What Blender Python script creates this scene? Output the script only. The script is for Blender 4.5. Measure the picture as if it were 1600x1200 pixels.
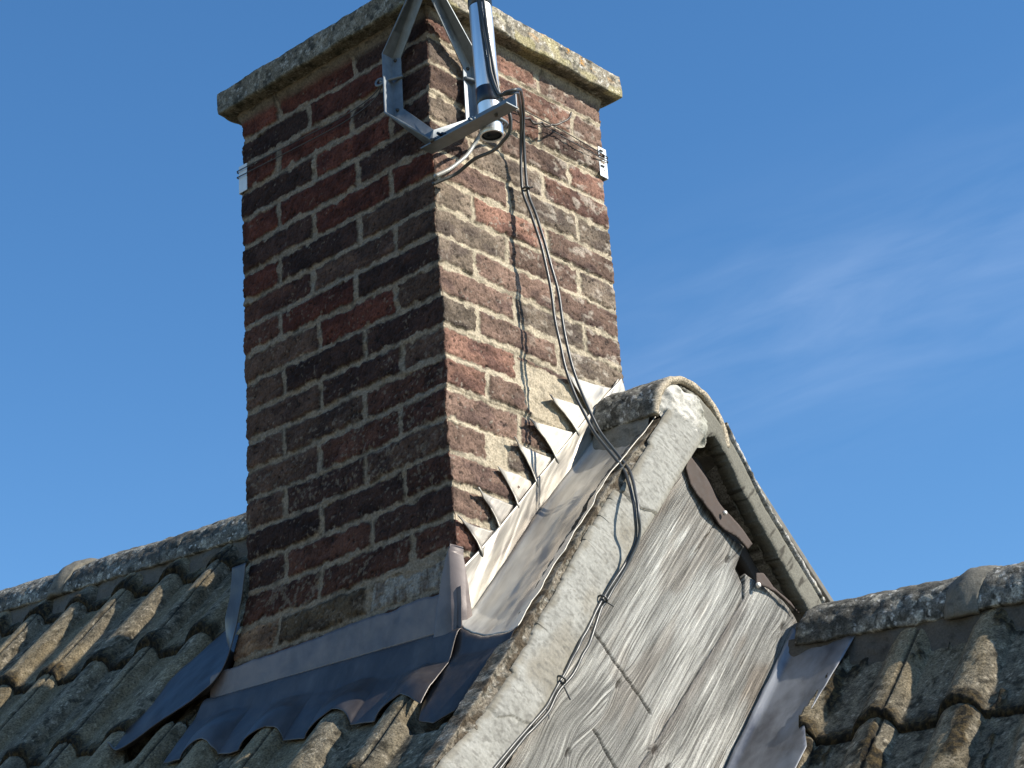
import bpy, bmesh, math, random
import numpy as np
from mathutils import Vector, Matrix

for o in list(bpy.data.objects): bpy.data.objects.remove(o)
S = bpy.context.scene
COL = S.collection
random.seed(4)

# ------------------------------------------------------------------ camera
R3 = Matrix(((0.7342580508779003, 0.6762079305481201, -0.06006620834392141),
             (0.31529109789962856, -0.261319348526264, 0.9123068133424499),
             (-0.6012126398423718*-1, 0.6888069633428786*-1, 0.40507817633652987*-1)))
cam = bpy.data.objects.new('camera', bpy.data.cameras.new('camera'))
COL.objects.link(cam)
m4 = R3.transposed().to_4x4()
m4.translation = Vector((2.946485432737271, -3.1553790476382444, -2.4432195311601808))
cam.matrix_world = m4
cam.data.sensor_width = 36; cam.data.lens = 3400/1600*36
cam.data.clip_end = 3000; cam.data.clip_start = .05
S.camera = cam

# ------------------------------------------------------------------ light
SUN = Vector((.745, .360, .575)).normalized()
el = math.asin(SUN.z); rot = math.atan2(SUN.x, SUN.y)
sun = bpy.data.objects.new('sun', bpy.data.lights.new('sun', 'SUN'))
COL.objects.link(sun)
sun.data.energy = 4.6; sun.data.angle = math.radians(.5); sun.data.color = (1, .93, .81)
sun.rotation_euler = SUN.to_track_quat('Z', 'Y').to_euler()
sun.location = (6, 3, 6)
W = bpy.data.worlds.new('World'); S.world = W; W.use_nodes = True
nt = W.node_tree; nt.nodes.clear()
def N(t, typ, **k):
    n = t.nodes.new(typ)
    for a, b in k.items(): setattr(n, a, b)
    return n
def mth(t, op, a, b=None, c=None, clamp=False):
    n = N(t, 'ShaderNodeMath', operation=op); n.use_clamp = clamp
    for i, v in enumerate((a, b, c)):
        if v is None: continue
        if isinstance(v, (int, float)): n.inputs[i].default_value = v
        else: t.links.new(v, n.inputs[i])
    return n.outputs[0]
sky = N(nt, 'ShaderNodeTexSky', sky_type='NISHITA', sun_disc=False)
sky.sun_elevation = el; sky.sun_rotation = rot
sky.air_density = 1.0; sky.dust_density = .05; sky.ozone_density = 3.0; sky.altitude = 50
tc = N(nt, 'ShaderNodeTexCoord')
def vdot(v):
    n = N(nt, 'ShaderNodeVectorMath', operation='DOT_PRODUCT')
    nt.links.new(tc.outputs['Generated'], n.inputs[0]); n.inputs[1].default_value = v
    return n.outputs['Value']
# faint cirrus streaks: a = along the streak, b = across it (directions on the sky)
fw = Vector(R3[2]) * -1; rt = Vector(R3[0]); up = Vector(R3[1])
cdir = (fw + rt*.16 + up*.036).normalized()
ax = (rt*.93 + up*.34).normalized(); bx = (up*.93 - rt*.34).normalized()
a = vdot(ax); b = vdot(bx)
a0, b0 = cdir.dot(ax), cdir.dot(bx)
comb = N(nt, 'ShaderNodeCombineXYZ')
nt.links.new(mth(nt, 'MULTIPLY', a, 10), comb.inputs[0]); nt.links.new(mth(nt, 'MULTIPLY', b, 48), comb.inputs[1])
nz = N(nt, 'ShaderNodeTexNoise'); nz.inputs['Scale'].default_value = 1; nz.inputs['Detail'].default_value = 9
nz.inputs['Roughness'].default_value = .55; nz.inputs['Distortion'].default_value = .5
nt.links.new(comb.outputs[0], nz.inputs['Vector'])
db = mth(nt, 'DIVIDE', mth(nt, 'SUBTRACT', b, b0), .046)
da = mth(nt, 'DIVIDE', mth(nt, 'SUBTRACT', a, a0), .17)
g = mth(nt, 'POWER', 2.718, mth(nt, 'MULTIPLY', mth(nt, 'ADD', mth(nt, 'MULTIPLY', db, db), mth(nt, 'MULTIPLY', da, da)), -1))
w = mth(nt, 'MULTIPLY', g, mth(nt, 'MULTIPLY_ADD', nz.outputs[0], 1.6, -.45, clamp=True))
w = mth(nt, 'MULTIPLY', w, .115)
mix = N(nt, 'ShaderNodeMix', data_type='RGBA')
nt.links.new(w, mix.inputs['Factor']); nt.links.new(sky.outputs[0], mix.inputs[6])
mix.inputs[7].default_value = (8, 8.6, 9.6, 1)
bg = N(nt, 'ShaderNodeBackground'); bg.inputs['Strength'].default_value = .110
hs = N(nt, 'ShaderNodeHueSaturation'); hs.inputs['Saturation'].default_value = 1.22
nt.links.new(mix.outputs[2], hs.inputs['Color']); nt.links.new(hs.outputs[0], bg.inputs[0])
wo = N(nt, 'ShaderNodeOutputWorld'); nt.links.new(bg.outputs[0], wo.inputs[0])
S.view_settings.view_transform = 'Standard'; S.view_settings.look = 'None'
S.view_settings.exposure = 0.75; S.view_settings.gamma = 1
S.render.engine = 'CYCLES'

# ------------------------------------------------------------------ numpy noise
def _h(ix, iy, iz, seed):
    n = (ix.astype(np.int64)*374761393 + iy.astype(np.int64)*668265263 + iz.astype(np.int64)*2147483647 + seed*974634777) & 0x7fffffff
    n = ((n ^ (n >> 13))*1274126177) & 0x7fffffff
    n = ((n ^ (n >> 16))*2246822519) & 0x7fffffff
    return (n ^ (n >> 15) & 0xffff).astype(np.float64) % 65536/65535.
def vn(x, y, z=0., seed=0):
    x, y, z = np.broadcast_arrays(np.asarray(x, float), np.asarray(y, float), np.asarray(z, float))
    ix, iy, iz = np.floor(x), np.floor(y), np.floor(z)
    fx, fy, fz = x-ix, y-iy, z-iz
    fx, fy, fz = [f*f*(3-2*f) for f in (fx, fy, fz)]
    r = 0
    for a in (0, 1):
        for b in (0, 1):
            for c in (0, 1):
                wgt = (fx if a else 1-fx)*(fy if b else 1-fy)*(fz if c else 1-fz)
                r = r + wgt*_h(ix+a, iy+b, iz+c, seed)
    return r
def fbm(x, y, z=0., o=4, seed=0, gain=.5):
    r = 0; a = 1; t = 0
    for i in range(o):
        r = r + a*vn(np.asarray(x)*2**i+17.3*i, np.asarray(y)*2**i-9.1*i, np.asarray(z)*2**i+3.7*i, seed+i); t += a; a *= gain
    return r/t
def sst(a, b, x):
    t = np.clip((x-a)/(b-a), 0, 1); return t*t*(3-2*t)
def lerp(a, b, t):
    t = np.asarray(t)[..., None]; return np.asarray(a)*(1-t)+np.asarray(b)*t

# ------------------------------------------------------------------ object helpers
def tag(o, label=None, cat=None, group=None, kind=None):
    for k, v in (('label', label), ('category', cat), ('group', group), ('kind', kind)):
        if v: o[k] = v
    return o
def empty(name, loc, label, cat, group=None):
    o = bpy.data.objects.new(name, None); COL.objects.link(o); o.location = loc
    o.empty_display_size = .1
    return tag(o, label, cat, group)
def link(name, me, mat, parent=None, smooth=True):
    o = bpy.data.objects.new(name, me); COL.objects.link(o)
    if mat: me.materials.append(mat)
    if smooth: me.polygons.foreach_set('use_smooth', np.ones(len(me.polygons), bool))
    if parent:
        o.parent = parent; o.matrix_parent_inverse = Matrix.Translation(-parent.location) if parent.parent is None else (Matrix.Translation(-parent.matrix_parent_inverse.translation*0))
    return o
def fast_mesh(name, V, F, C=None):
    me = bpy.data.meshes.new(name)
    V = np.ascontiguousarray(V, dtype=np.float32); F = np.ascontiguousarray(F, dtype=np.int32)
    me.vertices.add(len(V)); me.vertices.foreach_set('co', V.ravel())
    k = F.shape[1]
    me.loops.add(F.size); me.loops.foreach_set('vertex_index', F.ravel())
    me.polygons.add(len(F)); me.polygons.foreach_set('loop_start', np.arange(0, F.size, k, dtype=np.int32))
    me.update(calc_edges=True)
    if C is not None:
        at = me.color_attributes.new('Col', 'FLOAT_COLOR', 'POINT')
        cc = np.ones((len(V), 4), np.float32); cc[:, :3] = C
        at.data.foreach_set('color', cc.ravel())
    return me
def grid(name, P, C, mat, parent=None, closed=False, flip=False, thick=0, smooth=True):
    """P: (rows, cols, 3) points."""
    r, c = P.shape[:2]
    idx = np.arange(r*c).reshape(r, c)
    if closed: idx = np.concatenate([idx, idx[:, :1]], 1)
    a, b, d, e = idx[:-1, :-1], idx[:-1, 1:], idx[1:, 1:], idx[1:, :-1]
    F = np.stack([a, b, d, e], -1).reshape(-1, 4)
    if flip: F = F[:, ::-1]
    me = fast_mesh(name, P.reshape(-1, 3), F, None if C is None else np.broadcast_to(C, P.shape).reshape(-1, 3))
    o = link(name, me, mat, parent, smooth)
    if thick:
        md = o.modifiers.new('Solidify', 'SOLIDIFY'); md.thickness = thick; md.offset = -1
    return o
def inpoly(x, y, poly):
    ins = np.zeros(x.shape, bool); n = len(poly)
    for i in range(n):
        x1, y1 = poly[i]; x2, y2 = poly[(i+1) % n]
        if y1 == y2: continue
        c = ((y1 > y) != (y2 > y)) & (x < (x2-x1)*(y-y1)/(y2-y1)+x1)
        ins ^= c
    return ins
def dens(poly, step, jit=0, seed=0, closed=True):
    """resample a polyline and roughen it"""
    out = []; n = len(poly)
    for i in range(n if closed else n-1):
        p = np.array(poly[i], float); q = np.array(poly[(i+1) % n], float)
        k = max(1, int(np.linalg.norm(q-p)/step))
        for j in range(k): out.append(p+(q-p)*j/k)
    if not closed: out.append(np.array(poly[-1], float))
    out = np.array(out)
    if jit:
        out[:, 0] += (fbm(out[:, 0]*60, out[:, 1]*60, 0, 4, seed)-.5)*2*jit
        out[:, 1] += (fbm(out[:, 0]*60, out[:, 1]*60, 5, 4, seed+9)-.5)*2*jit
    return out
def segdist(x, y, poly, closed=True):
    best = np.full(x.shape, 1e9); bx = x.copy(); by = y.copy()
    n = len(poly)
    for i in range(n if closed else n-1):
        x1, y1 = poly[i]; x2, y2 = poly[(i+1) % n]
        dx, dy = x2-x1, y2-y1; L = dx*dx+dy*dy+1e-12
        t = np.clip(((x-x1)*dx+(y-y1)*dy)/L, 0, 1); px = x1+t*dx; py = y1+t*dy
        d = np.hypot(x-px, y-py); m = d < best
        best[m] = d[m]; bx[m] = px[m]; by[m] = py[m]
    return best, bx, by
def patch(name, poly, res, fmap, mat, parent=None, thick=0, colf=None, flip=False):
    """a polygon filled with a fine grid, its rim snapped to the outline; fmap(u,v,d)->xyz, d = distance to the rim"""
    poly = np.array(poly)
    u0, v0 = poly.min(0)-res; u1, v1 = poly.max(0)+res
    us = np.arange(u0, u1+res, res); vs = np.arange(v0, v1+res, res)
    U, Vv = np.meshgrid(us, vs)
    cu = (U[:-1, :-1]+res/2); cv = (Vv[:-1, :-1]+res/2)
    keep = inpoly(cu, cv, poly)
    idx = np.arange(U.size).reshape(U.shape)
    F = np.stack([idx[:-1, :-1], idx[:-1, 1:], idx[1:, 1:], idx[1:, :-1]], -1)[keep]
    cnt = np.zeros(U.shape, int)
    for sl in ((slice(None, -1), slice(None, -1)), (slice(None, -1), slice(1, None)), (slice(1, None), slice(1, None)), (slice(1, None), slice(None, -1))):
        cnt[sl] += keep
    used = np.unique(F); remap = -np.ones(U.size, int); remap[used] = np.arange(len(used))
    uu = U.ravel()[used]; vv = Vv.ravel()[used]; cc = cnt.ravel()[used]
    d, bx, by = segdist(uu, vv, poly)
    rim = cc < 4
    uu = np.where(rim, bx, uu); vv = np.where(rim, by, vv); d = np.where(rim, 0, d)
    P = np.stack(np.broadcast_arrays(*fmap(uu, vv, d)), -1)
    F = remap[F]
    if flip: F = F[:, ::-1]
    C = None if colf is None else colf(uu, vv, d)
    me = fast_mesh(name, P, F, C)
    o = link(name, me, mat, parent)
    if thick:
        md = o.modifiers.new('Solidify', 'SOLIDIFY'); md.thickness = thick; md.offset = -1
    return o
def bmobj(name, bm, mat, parent=None, bevel=0, smooth=False):
    me = bpy.data.meshes.new(name); bmesh.ops.recalc_face_normals(bm, faces=bm.faces[:]); bm.to_mesh(me); bm.free()
    o = link(name, me, mat, parent, smooth)
    if bevel:
        md = o.modifiers.new('Bevel', 'BEVEL'); md.width = bevel; md.segments = 2; md.limit_method = 'ANGLE'
    return o
def add_box(bm, lo, hi, M=None):
    vs = [bm.verts.new((x, y, z)) for x in (lo[0], hi[0]) for y in (lo[1], hi[1]) for z in (lo[2], hi[2])]
    if M is not None:
        for v in vs: v.co = M @ v.co
    for f in ((0, 1, 3, 2), (4, 6, 7, 5), (0, 4, 5, 1), (2, 3, 7, 6), (0, 2, 6, 4), (1, 5, 7, 3)):
        bm.faces.new([vs[i] for i in f])
def crom(pts, n=10):
    p = [np.array(q, float) for q in pts]; p = [2*p[0]-p[1]]+p+[2*p[-1]-p[-2]]; out = []
    for i in range(1, len(p)-2):
        for j in range(n):
            t = j/n
            out.append(.5*((2*p[i])+(-p[i-1]+p[i+1])*t+(2*p[i-1]-5*p[i]+4*p[i+1]-p[i+2])*t*t+(-p[i-1]+3*p[i]-3*p[i+1]+p[i+2])*t**3))
    out.append(p[-2]); return np.array(out)
def tube_pts(path, rad, k=12):
    path = np.array(path, float); n = len(path)
    rad = np.broadcast_to(rad, (n,))
    T = np.gradient(path, axis=0); T /= np.linalg.norm(T, axis=1)[:, None]+1e-12
    u = np.cross(T[0], (0, 0, 1.)) if abs(T[0][2]) < .9 else np.cross(T[0], (1., 0, 0)); u /= np.linalg.norm(u)
    P = np.zeros((n, k, 3)); an = np.arange(k)*2*np.pi/k
    for i in range(n):
        u = u-T[i]*np.dot(u, T[i]); u /= np.linalg.norm(u); v = np.cross(T[i], u)
        P[i] = path[i]+rad[i]*(np.cos(an)[:, None]*u+np.sin(an)[:, None]*v)
    return P
def tube(name, path, rad, mat, parent=None, k=12, cap=True):
    P = tube_pts(path, rad, k)
    if cap:
        P = np.concatenate([np.broadcast_to(np.mean(P[0], 0), (1, k, 3)), P, np.broadcast_to(np.mean(P[-1], 0), (1, k, 3))])
    return grid(name, P, None, mat, parent, closed=True)

# ------------------------------------------------------------------ materials
def attr_mat(name, rough=.92, bump=.35, bscale=350, fine=.35, spec=.25, bump2=0, b2=90):
    m = bpy.data.materials.new(name); m.use_nodes = True; t = m.node_tree
    p = t.nodes['Principled BSDF']; p.inputs['Roughness'].default_value = rough
    p.inputs['Specular IOR Level'].default_value = spec
    at = N(t, 'ShaderNodeVertexColor', layer_name='Col'); co = N(t, 'ShaderNodeTexCoord')
    n1 = N(t, 'ShaderNodeTexNoise'); n1.inputs['Scale'].default_value = bscale; n1.inputs['Detail'].default_value = 6; n1.inputs['Roughness'].default_value = .65
    t.links.new(co.outputs['Object'], n1.inputs['Vector'])
    f = mth(t, 'MAXIMUM', mth(t, 'MULTIPLY_ADD', n1.outputs[0], fine*6.5, 1-fine*3.25), .12)
    mx = N(t, 'ShaderNodeVectorMath', operation='SCALE'); t.links.new(at.outputs[0], mx.inputs[0]); t.links.new(f, mx.inputs['Scale'])
    t.links.new(mx.outputs[0], p.inputs['Base Color'])
    bp = N(t, 'ShaderNodeBump'); bp.inputs['Strength'].default_value = bump; bp.inputs['Distance'].default_value = .003
    t.links.new(n1.outputs[0], bp.inputs['Height']); t.links.new(bp.outputs[0], p.inputs['Normal'])
    return m
def flat_mat(name, col, rough=.5, metal=0, nscale=60, namp=.2, bump=.1, bdist=.002, spec=.5, stretch=(1, 1, 1)):
    m = bpy.data.materials.new(name); m.use_nodes = True; t = m.node_tree
    p = t.nodes['Principled BSDF']; p.inputs['Metallic'].default_value = metal; p.inputs['Specular IOR Level'].default_value = spec
    co = N(t, 'ShaderNodeTexCoord'); mp = N(t, 'ShaderNodeMapping'); mp.inputs['Scale'].default_value = stretch
    t.links.new(co.outputs['Object'], mp.inputs[0])
    n1 = N(t, 'ShaderNodeTexNoise'); n1.inputs['Scale'].default_value = nscale; n1.inputs['Detail'].default_value = 5
    t.links.new(mp.outputs[0], n1.inputs['Vector'])
    mx = N(t, 'ShaderNodeVectorMath', operation='SCALE'); mx.inputs[0].default_value = col
    t.links.new(mth(t, 'MULTIPLY_ADD', n1.outputs[0], namp*2.4, 1-namp*1.2), mx.inputs['Scale'])
    t.links.new(mx.outputs[0], p.inputs['Base Color'])
    t.links.new(mth(t, 'MULTIPLY_ADD', n1.outputs[0], .3, rough-.15), p.inputs['Roughness'])
    bp = N(t, 'ShaderNodeBump'); bp.inputs['Strength'].default_value = bump; bp.inputs['Distance'].default_value = bdist
    t.links.new(n1.outputs[0], bp.inputs['Height']); t.links.new(bp.outputs[0], p.inputs['Normal'])
    return m
M_brick = attr_mat('brick_and_mortar', bump=.9, bscale=190, fine=.34)
M_conc = attr_mat('weathered_concrete', bump=1., bscale=210, fine=.55)
M_mort = attr_mat('mortar_bedding', bump=.5, bscale=200, fine=.2)
M_wood = attr_mat('weathered_timber', bump=.5, bscale=420, fine=.25)
def lead_mat(name, pat, streak, dark=(.13, .135, .155), lite=(.5, .49, .47), metal=.75):
    m = bpy.data.materials.new(name); m.use_nodes = True; t = m.node_tree; p = t.nodes['Principled BSDF']
    co = N(t, 'ShaderNodeTexCoord'); mp = N(t, 'ShaderNodeMapping'); t.links.new(co.outputs['Object'], mp.inputs[0])
    mp.inputs['Rotation'].default_value = (math.radians(-49.6), 0, 0)
    m2 = N(t, 'ShaderNodeMapping'); m2.inputs['Scale'].default_value = (1, streak, 1); t.links.new(mp.outputs[0], m2.inputs[0]); mp = m2
    n1 = N(t, 'ShaderNodeTexNoise'); n1.inputs['Scale'].default_value = 22; n1.inputs['Detail'].default_value = 7; n1.inputs['Roughness'].default_value = .6; n1.inputs['Distortion'].default_value = .25
    t.links.new(mp.outputs[0], n1.inputs['Vector'])
    n2 = N(t, 'ShaderNodeTexNoise'); n2.inputs['Scale'].default_value = 7; n2.inputs['Detail'].default_value = 4; t.links.new(mp.outputs[0], n2.inputs['Vector'])
    f = mth(t, 'MULTIPLY', mth(t, 'MULTIPLY_ADD', mth(t, 'ADD', n1.outputs[0], n2.outputs[0]), 2.6, -2.6+pat*1.5, clamp=True), min(1, .35+pat))
    mx = N(t, 'ShaderNodeMix', data_type='RGBA'); t.links.new(f, mx.inputs['Factor']); mx.inputs[6].default_value = (*dark, 1); mx.inputs[7].default_value = (*lite, 1)
    t.links.new(mx.outputs[2], p.inputs['Base Color'])
    t.links.new(mth(t, 'MULTIPLY_ADD', f, -.6*metal, metal), p.inputs['Metallic'])
    t.links.new(mth(t, 'MULTIPLY_ADD', f, .22, .36), p.inputs['Roughness'])
    bp = N(t, 'ShaderNodeBump'); bp.inputs['Strength'].default_value = .35; bp.inputs['Distance'].default_value = .003
    t.links.new(n1.outputs[0], bp.inputs['Height']); t.links.new(bp.outputs[0], p.inputs['Normal'])
    return m
def wood_mat():
    m = attr_mat('weathered_timber_grain', bump=.2, bscale=300, fine=.12); t = m.node_tree; p = t.nodes['Principled BSDF']
    ga = N(t, 'ShaderNodeVertexColor', layer_name='Grain')
    def nz(sc, det, ro):
        v = N(t, 'ShaderNodeVectorMath', operation='MULTIPLY'); t.links.new(ga.outputs[0], v.inputs[0]); v.inputs[1].default_value = sc
        n = N(t, 'ShaderNodeTexNoise'); n.inputs['Scale'].default_value = 1; n.inputs['Detail'].default_value = det; n.inputs['Roughness'].default_value = ro
        t.links.new(v.outputs[0], n.inputs['Vector']); return n.outputs[0]
    a = nz((175, 2.2, 1), 5, .7); b = nz((400, 7, 1), 3, .6); d = nz((900, 260, 1), 3, .6)
    f = mth(t, 'ADD', mth(t, 'MULTIPLY', a, .42), mth(t, 'ADD', mth(t, 'MULTIPLY', b, .36), mth(t, 'MULTIPLY', d, .22)))
    g = mth(t, 'MULTIPLY_ADD', f, 6.0, -2.45, clamp=True)
    old = p.inputs['Base Color'].links[0].from_socket
    sc = N(t, 'ShaderNodeVectorMath', operation='SCALE'); t.links.new(old, sc.inputs[0]); t.links.new(mth(t, 'MULTIPLY_ADD', g, 1.08, .24), sc.inputs['Scale'])
    t.links.new(sc.outputs[0], p.inputs['Base Color'])
    bp = N(t, 'ShaderNodeBump'); bp.inputs['Strength'].default_value = .9; bp.inputs['Distance'].default_value = .0035
    t.links.new(g, bp.inputs['Height']); t.links.new(bp.outputs[0], p.inputs['Normal']); return m
M_wood = wood_mat()
M_bloom = attr_mat('lime_bloomed_mortar', bump=.25, bscale=150, fine=.13)
M_lead = lead_mat('lead_sheet', .10, .6, (.058, .048, .044), (.16, .145, .14), .28)  # dark copy of the lead: shade on these sheets is put into the colour
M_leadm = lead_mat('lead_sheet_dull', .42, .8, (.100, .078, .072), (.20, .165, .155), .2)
M_leadw = lead_mat('lead_sheet_sunlit_tone', .50, .11, (.13, .115, .11), (.56, .53, .46), .8)  # pale copy of the lead: sunlight on the lit side painted into the colour
M_galv = flat_mat('galvanised_steel', (.17, .19, .205), .48, .5, 55, .38, .25)
M_alu = flat_mat('aluminium_tube', (.80, .81, .82), .36, .9, 30, .08, .02, stretch=(6, 6, .4))
M_tape = flat_mat('black_tape', (.012, .014, .022), .32, 0, 60, .2, .3)
M_cable = flat_mat('grey_cable_sheath', (.05, .052, .05), .36, 0, 80, .15, .05)
M_wire = flat_mat('lashing_wire', (.07, .062, .055), .45, .5, 120, .2, .1)
M_plate = flat_mat('pale_zinc_plate', (.62, .68, .72), .5, .1, 60, .1, .05)
M_felt = flat_mat('brown_underlay', (.058, .040, .031), .8, 0, 70, .3, .4, stretch=(1, 1, 1))
M_soff = flat_mat('dark_timber', (.045, .036, .03), .85, 0, 40, .4, .4)
M_plast = flat_mat('render', (.42, .40, .36), .9, 0, 30, .15, .3)
M_nail = flat_mat('nail_head', (.7, .66, .6), .5, .3, 60, .1, .1)

# ================================================================== SETTING
def plane_mat(name, c1, c2, sc):
    m = bpy.data.materials.new(name); m.use_nodes = True; t = m.node_tree; p = t.nodes['Principled BSDF']; p.inputs['Roughness'].default_value = .95
    co = N(t, 'ShaderNodeTexCoord'); n1 = N(t, 'ShaderNodeTexNoise'); n1.inputs['Scale'].default_value = sc; n1.inputs['Detail'].default_value = 8
    t.links.new(co.outputs['Object'], n1.inputs['Vector'])
    r = N(t, 'ShaderNodeValToRGB'); r.color_ramp.elements[0].color = (*c1, 1); r.color_ramp.elements[1].color = (*c2, 1)
    r.color_ramp.elements[0].position = .35; r.color_ramp.elements[1].position = .65
    t.links.new(n1.outputs[0], r.inputs[0]); t.links.new(r.outputs[0], p.inputs['Base Color']); return m
bm = bmesh.new()
bmesh.ops.create_grid(bm, x_segments=20, y_segments=20, size=600)
for v in bm.verts: v.co.z = -4.6
tag(bmobj('ground', bm, plane_mat('garden_ground', (.11, .10, .06), (.19, .16, .10), .8)), kind='structure')

# ================================================================== CHIMNEY
CW, CD = .660, .630      # front (left in view) and side (right in view) widths
BH = .075
chim = empty('chimney', (-CW/2, CD/2, -1.2), 'tall square brick chimney stack with pale mortar and lichened concrete cap', 'chimney')

PAL = {'R': (.118, .045, .034), 'D': (.056, .034, .030), 'B': (.088, .046, .036), 'G': (.092, .064, .052), 'b': (.105, .070, .056),
       'g': (.108, .086, .068), 'r': (.135, .076, .058), 'T': (.27, .20, .14), 'W': (.27, .25, .22), 'Y': (.12, .10, .07)}
LEFT = {-5: 'RRD', -4: 'DRD', -3: 'RRD', -2: 'DRD', -1: 'RRD', 0: 'DRR', 1: 'RDG', 2: 'BGG', 3: 'BRD', 4: 'GRG', 5: 'GDD', 6: 'GDG', 7: 'GGB',
        8: 'GBB', 9: 'GDG', 10: 'DDB', 11: 'DBD', 12: 'BBB', 13: 'TYW', 14: 'BBB', 15: 'BBB', 16: 'BBB'}
RIGHT = {-5: 'rrb', -4: 'grb', -3: 'brb', -2: 'gbr', -1: 'bgr', 0: 'bgg', 1: 'grb', 2: 'gbg', 3: 'gbb', 4: 'bgb', 5: 'gbg', 6: 'rbb', 7: 'rbb', 8: 'bbb', 9: 'bgb',
         10: 'bYb', 11: 'bYb'}
def brick_face(face, u, z, width):
    """height (m) and albedo for local coordinate u (from the face's left edge) and height z"""
    key = {'L': 0, 'R': 1, 'b': 2, 's': 3}[face]
    wu = u + (fbm(u*70, z*70, key, 3, 3)-.5)*.0085 + (vn(u*260, z*260, key, 5)-.5)*.0028
    zz = z + (fbm(u*55, z*60, key+7, 3, 4)-.5)*.0105 + (vn(u*260, z*260, key+7, 6)-.5)*.0028 + (vn(u*5, z*3, key, 8)-.5)*.007
    r = np.ceil(-zz/BH).astype(int)               # course r lies between beds r-1 and r
    v = -zz-(r-1)*BH
    bedj = (_h(r, r*0+key, r*0, 11)-.5)*.003
    odd = (r % 2 != 0)
    if face in 'Rb' : odd = ~odd
    hd, st, j = .124*width/.66, .25*width/.66, .018*width/.66
    if face in ('L', 's'):   # odd: header first; even: stretchers first
        H_first = odd
    else:                     # right: odd course shows a header at the near corner
        H_first = ~odd
    jx = (_h(r, r*0+key, r*0+1, 12)-.5)*.022; jy = (_h(r, r*0+key, r*0+2, 13)-.5)*.022
    j1 = np.where(H_first, hd+j/2, st+j/2)+jx; j2 = np.where(H_first, hd+st+1.5*j, 2*st+1.5*j)+jy
    i = (wu > j1).astype(int)+(wu > j2)
    dj = np.minimum(np.abs(wu-j1), np.abs(wu-j2))-.0070
    db = np.minimum(v, BH-v)-.0068-bedj
    d = np.minimum(dj, db)
    d = d-.006*sst(.55, .8, fbm(u*38, z*38, key, 3, 31))    # chipped edges
    if face == 'R':                                             # mortar smeared over the courses
        p = np.maximum.reduce([inpoly(u+(fbm(u*40, z*40, 2, 3, 41)-.5)*.03, z+(fbm(u*40, z*40, 3, 3, 42)-.5)*.02, q) for q in (
            [(.245, -.385), (.40, -.40), (.60, -.445), (.60, -.50), (.24, -.455)], [(.25, -.46), (.42, -.455), (.47, -.52), (.33, -.56), (.25, -.50)],
            [(.13, -.60), (.20, -.60), (.19, -.69), (.12, -.68)])]) > 0
        d = np.where(p, -.01, d)
    if face == 'L':
        p = inpoly(u+(fbm(u*40, z*40, 2, 3, 43)-.5)*.02, z, [(.50, -.90), (.63, -.885), (.63, -.915), (.52, -.925)])
        d = np.where(p, -.01, d)
    m = sst(-.0008, .0014, d)
    rid = r*7+i*131+key*977
    rnd = lambda s: _h(rid, rid*0+s, rid*0, 21)
    hb = (rnd(1)-.5)*.005 + (rnd(2)-.5)*.03*(v-BH/2) + (fbm(u*90, z*90, key, 4, 15)-.5)*.006 - .0022*(1-sst(0, .007, d))
    pit = sst(.74, .82, fbm(u*130, z*130, key+3, 2, 16)); hb = hb-.0025*pit
    rdg = 1-np.abs(fbm(u*62+v*30, z*62, key+1, 4, 45)-.5)*6; hb = hb-.0016*sst(.55, 1, rdg)
    crack = np.abs(fbm(u*24+rnd(3)*9, z*50, key, 3, 35)-.5); hb = hb-.002*(1-sst(.0, .012, crack))
    hm = -.0045 + (fbm(u*60, z*60, key, 4, 17)-.5)*.008 + .002*(vn(u*12, z*30, key, 18)-.5) + (.0035 if face != 'R' else .002)*sst(.5, .8, fbm(u*14, z*30, key, 2, 37))
    h = hb*m+hm*(1-m)
    # colours
    tbl = {'L': LEFT, 'R': RIGHT}.get(face)
    col = np.zeros(u.shape+(3,))
    if tbl:
        for rr, s in tbl.items():
            for k in range(3):
                col[(r == rr) & (i == k)] = PAL[s[k]]
        miss = col.sum(-1) == 0; col[miss] = PAL['B']
    else:
        pick = np.array([PAL[q] for q in 'RDBGbgRB'])[(rnd(9)*7.99).astype(int)]; col = pick.copy()
    col = col*(.72+.56*rnd(4))[..., None]
    col = col*(.45+1.1*fbm(u*28, z*34, key, 4, 19))[..., None]
    dk = sst(.50, .66, fbm(u*16+rnd(5)*5, z*30, key, 3, 20))
    col = lerp(col, col*np.array((.52, .50, .55)), dk*.8)
    # lime bloom and lichen specks
    low = {'L': sst(.1, -.7, z), 'R': .15+0*z, 'b': .3+0*z, 's': .5+0*z}[face]
    th = .70-.13*rnd(6)*low-.02*low
    sp = sst(th, th+.05, fbm(u*150, z*150, key, 3, 22)*.72+.28*fbm(u*26, z*40, key, 2, 23))
    col = lerp(col, (.20, .185, .16), sp*.65)
    if face == 'R':
        bl = sst(.57, .70, fbm(u*34, z*60, 4, 4, 24))*sst(.15, .5, u)
        col = lerp(col, (.36, .33, .29), bl*.45)
    col = col*(np.array((1.50, 1.46, 1.38)) if face == 'R' else np.array((.88, .74, .64)))  # sun and shade painted into the bricks: right face lightened, other faces darkened
    col = lerp(col, np.array((.012, .010, .010)), pit*.75)
    W_ = (r == 13) & (i == 2) & (face == 'L')
    if W_.any(): col[W_] = lerp(np.array((.27, .25, .22)), np.array((.13, .10, .08)), sst(.35, .75, fbm(u*110, z*25, 0, 4, 3)))[W_]
    mc = lerp((.25, .228, .182), (.34, .312, .25), fbm(u*22, z*22, key, 3, 25))
    mc = lerp(mc, (.19, .175, .14), sst(.58, .78, fbm(u*50, z*50, key, 4, 26)))
    mc = mc*(1.32 if face == 'R' else .50)*(np.array((1.05, .98, .90)) if face == 'R' else np.array((1.12, .97, .88))*1.38)  # mortar too carries painted light: brighter on the sunlit face, darker elsewhere
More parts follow.
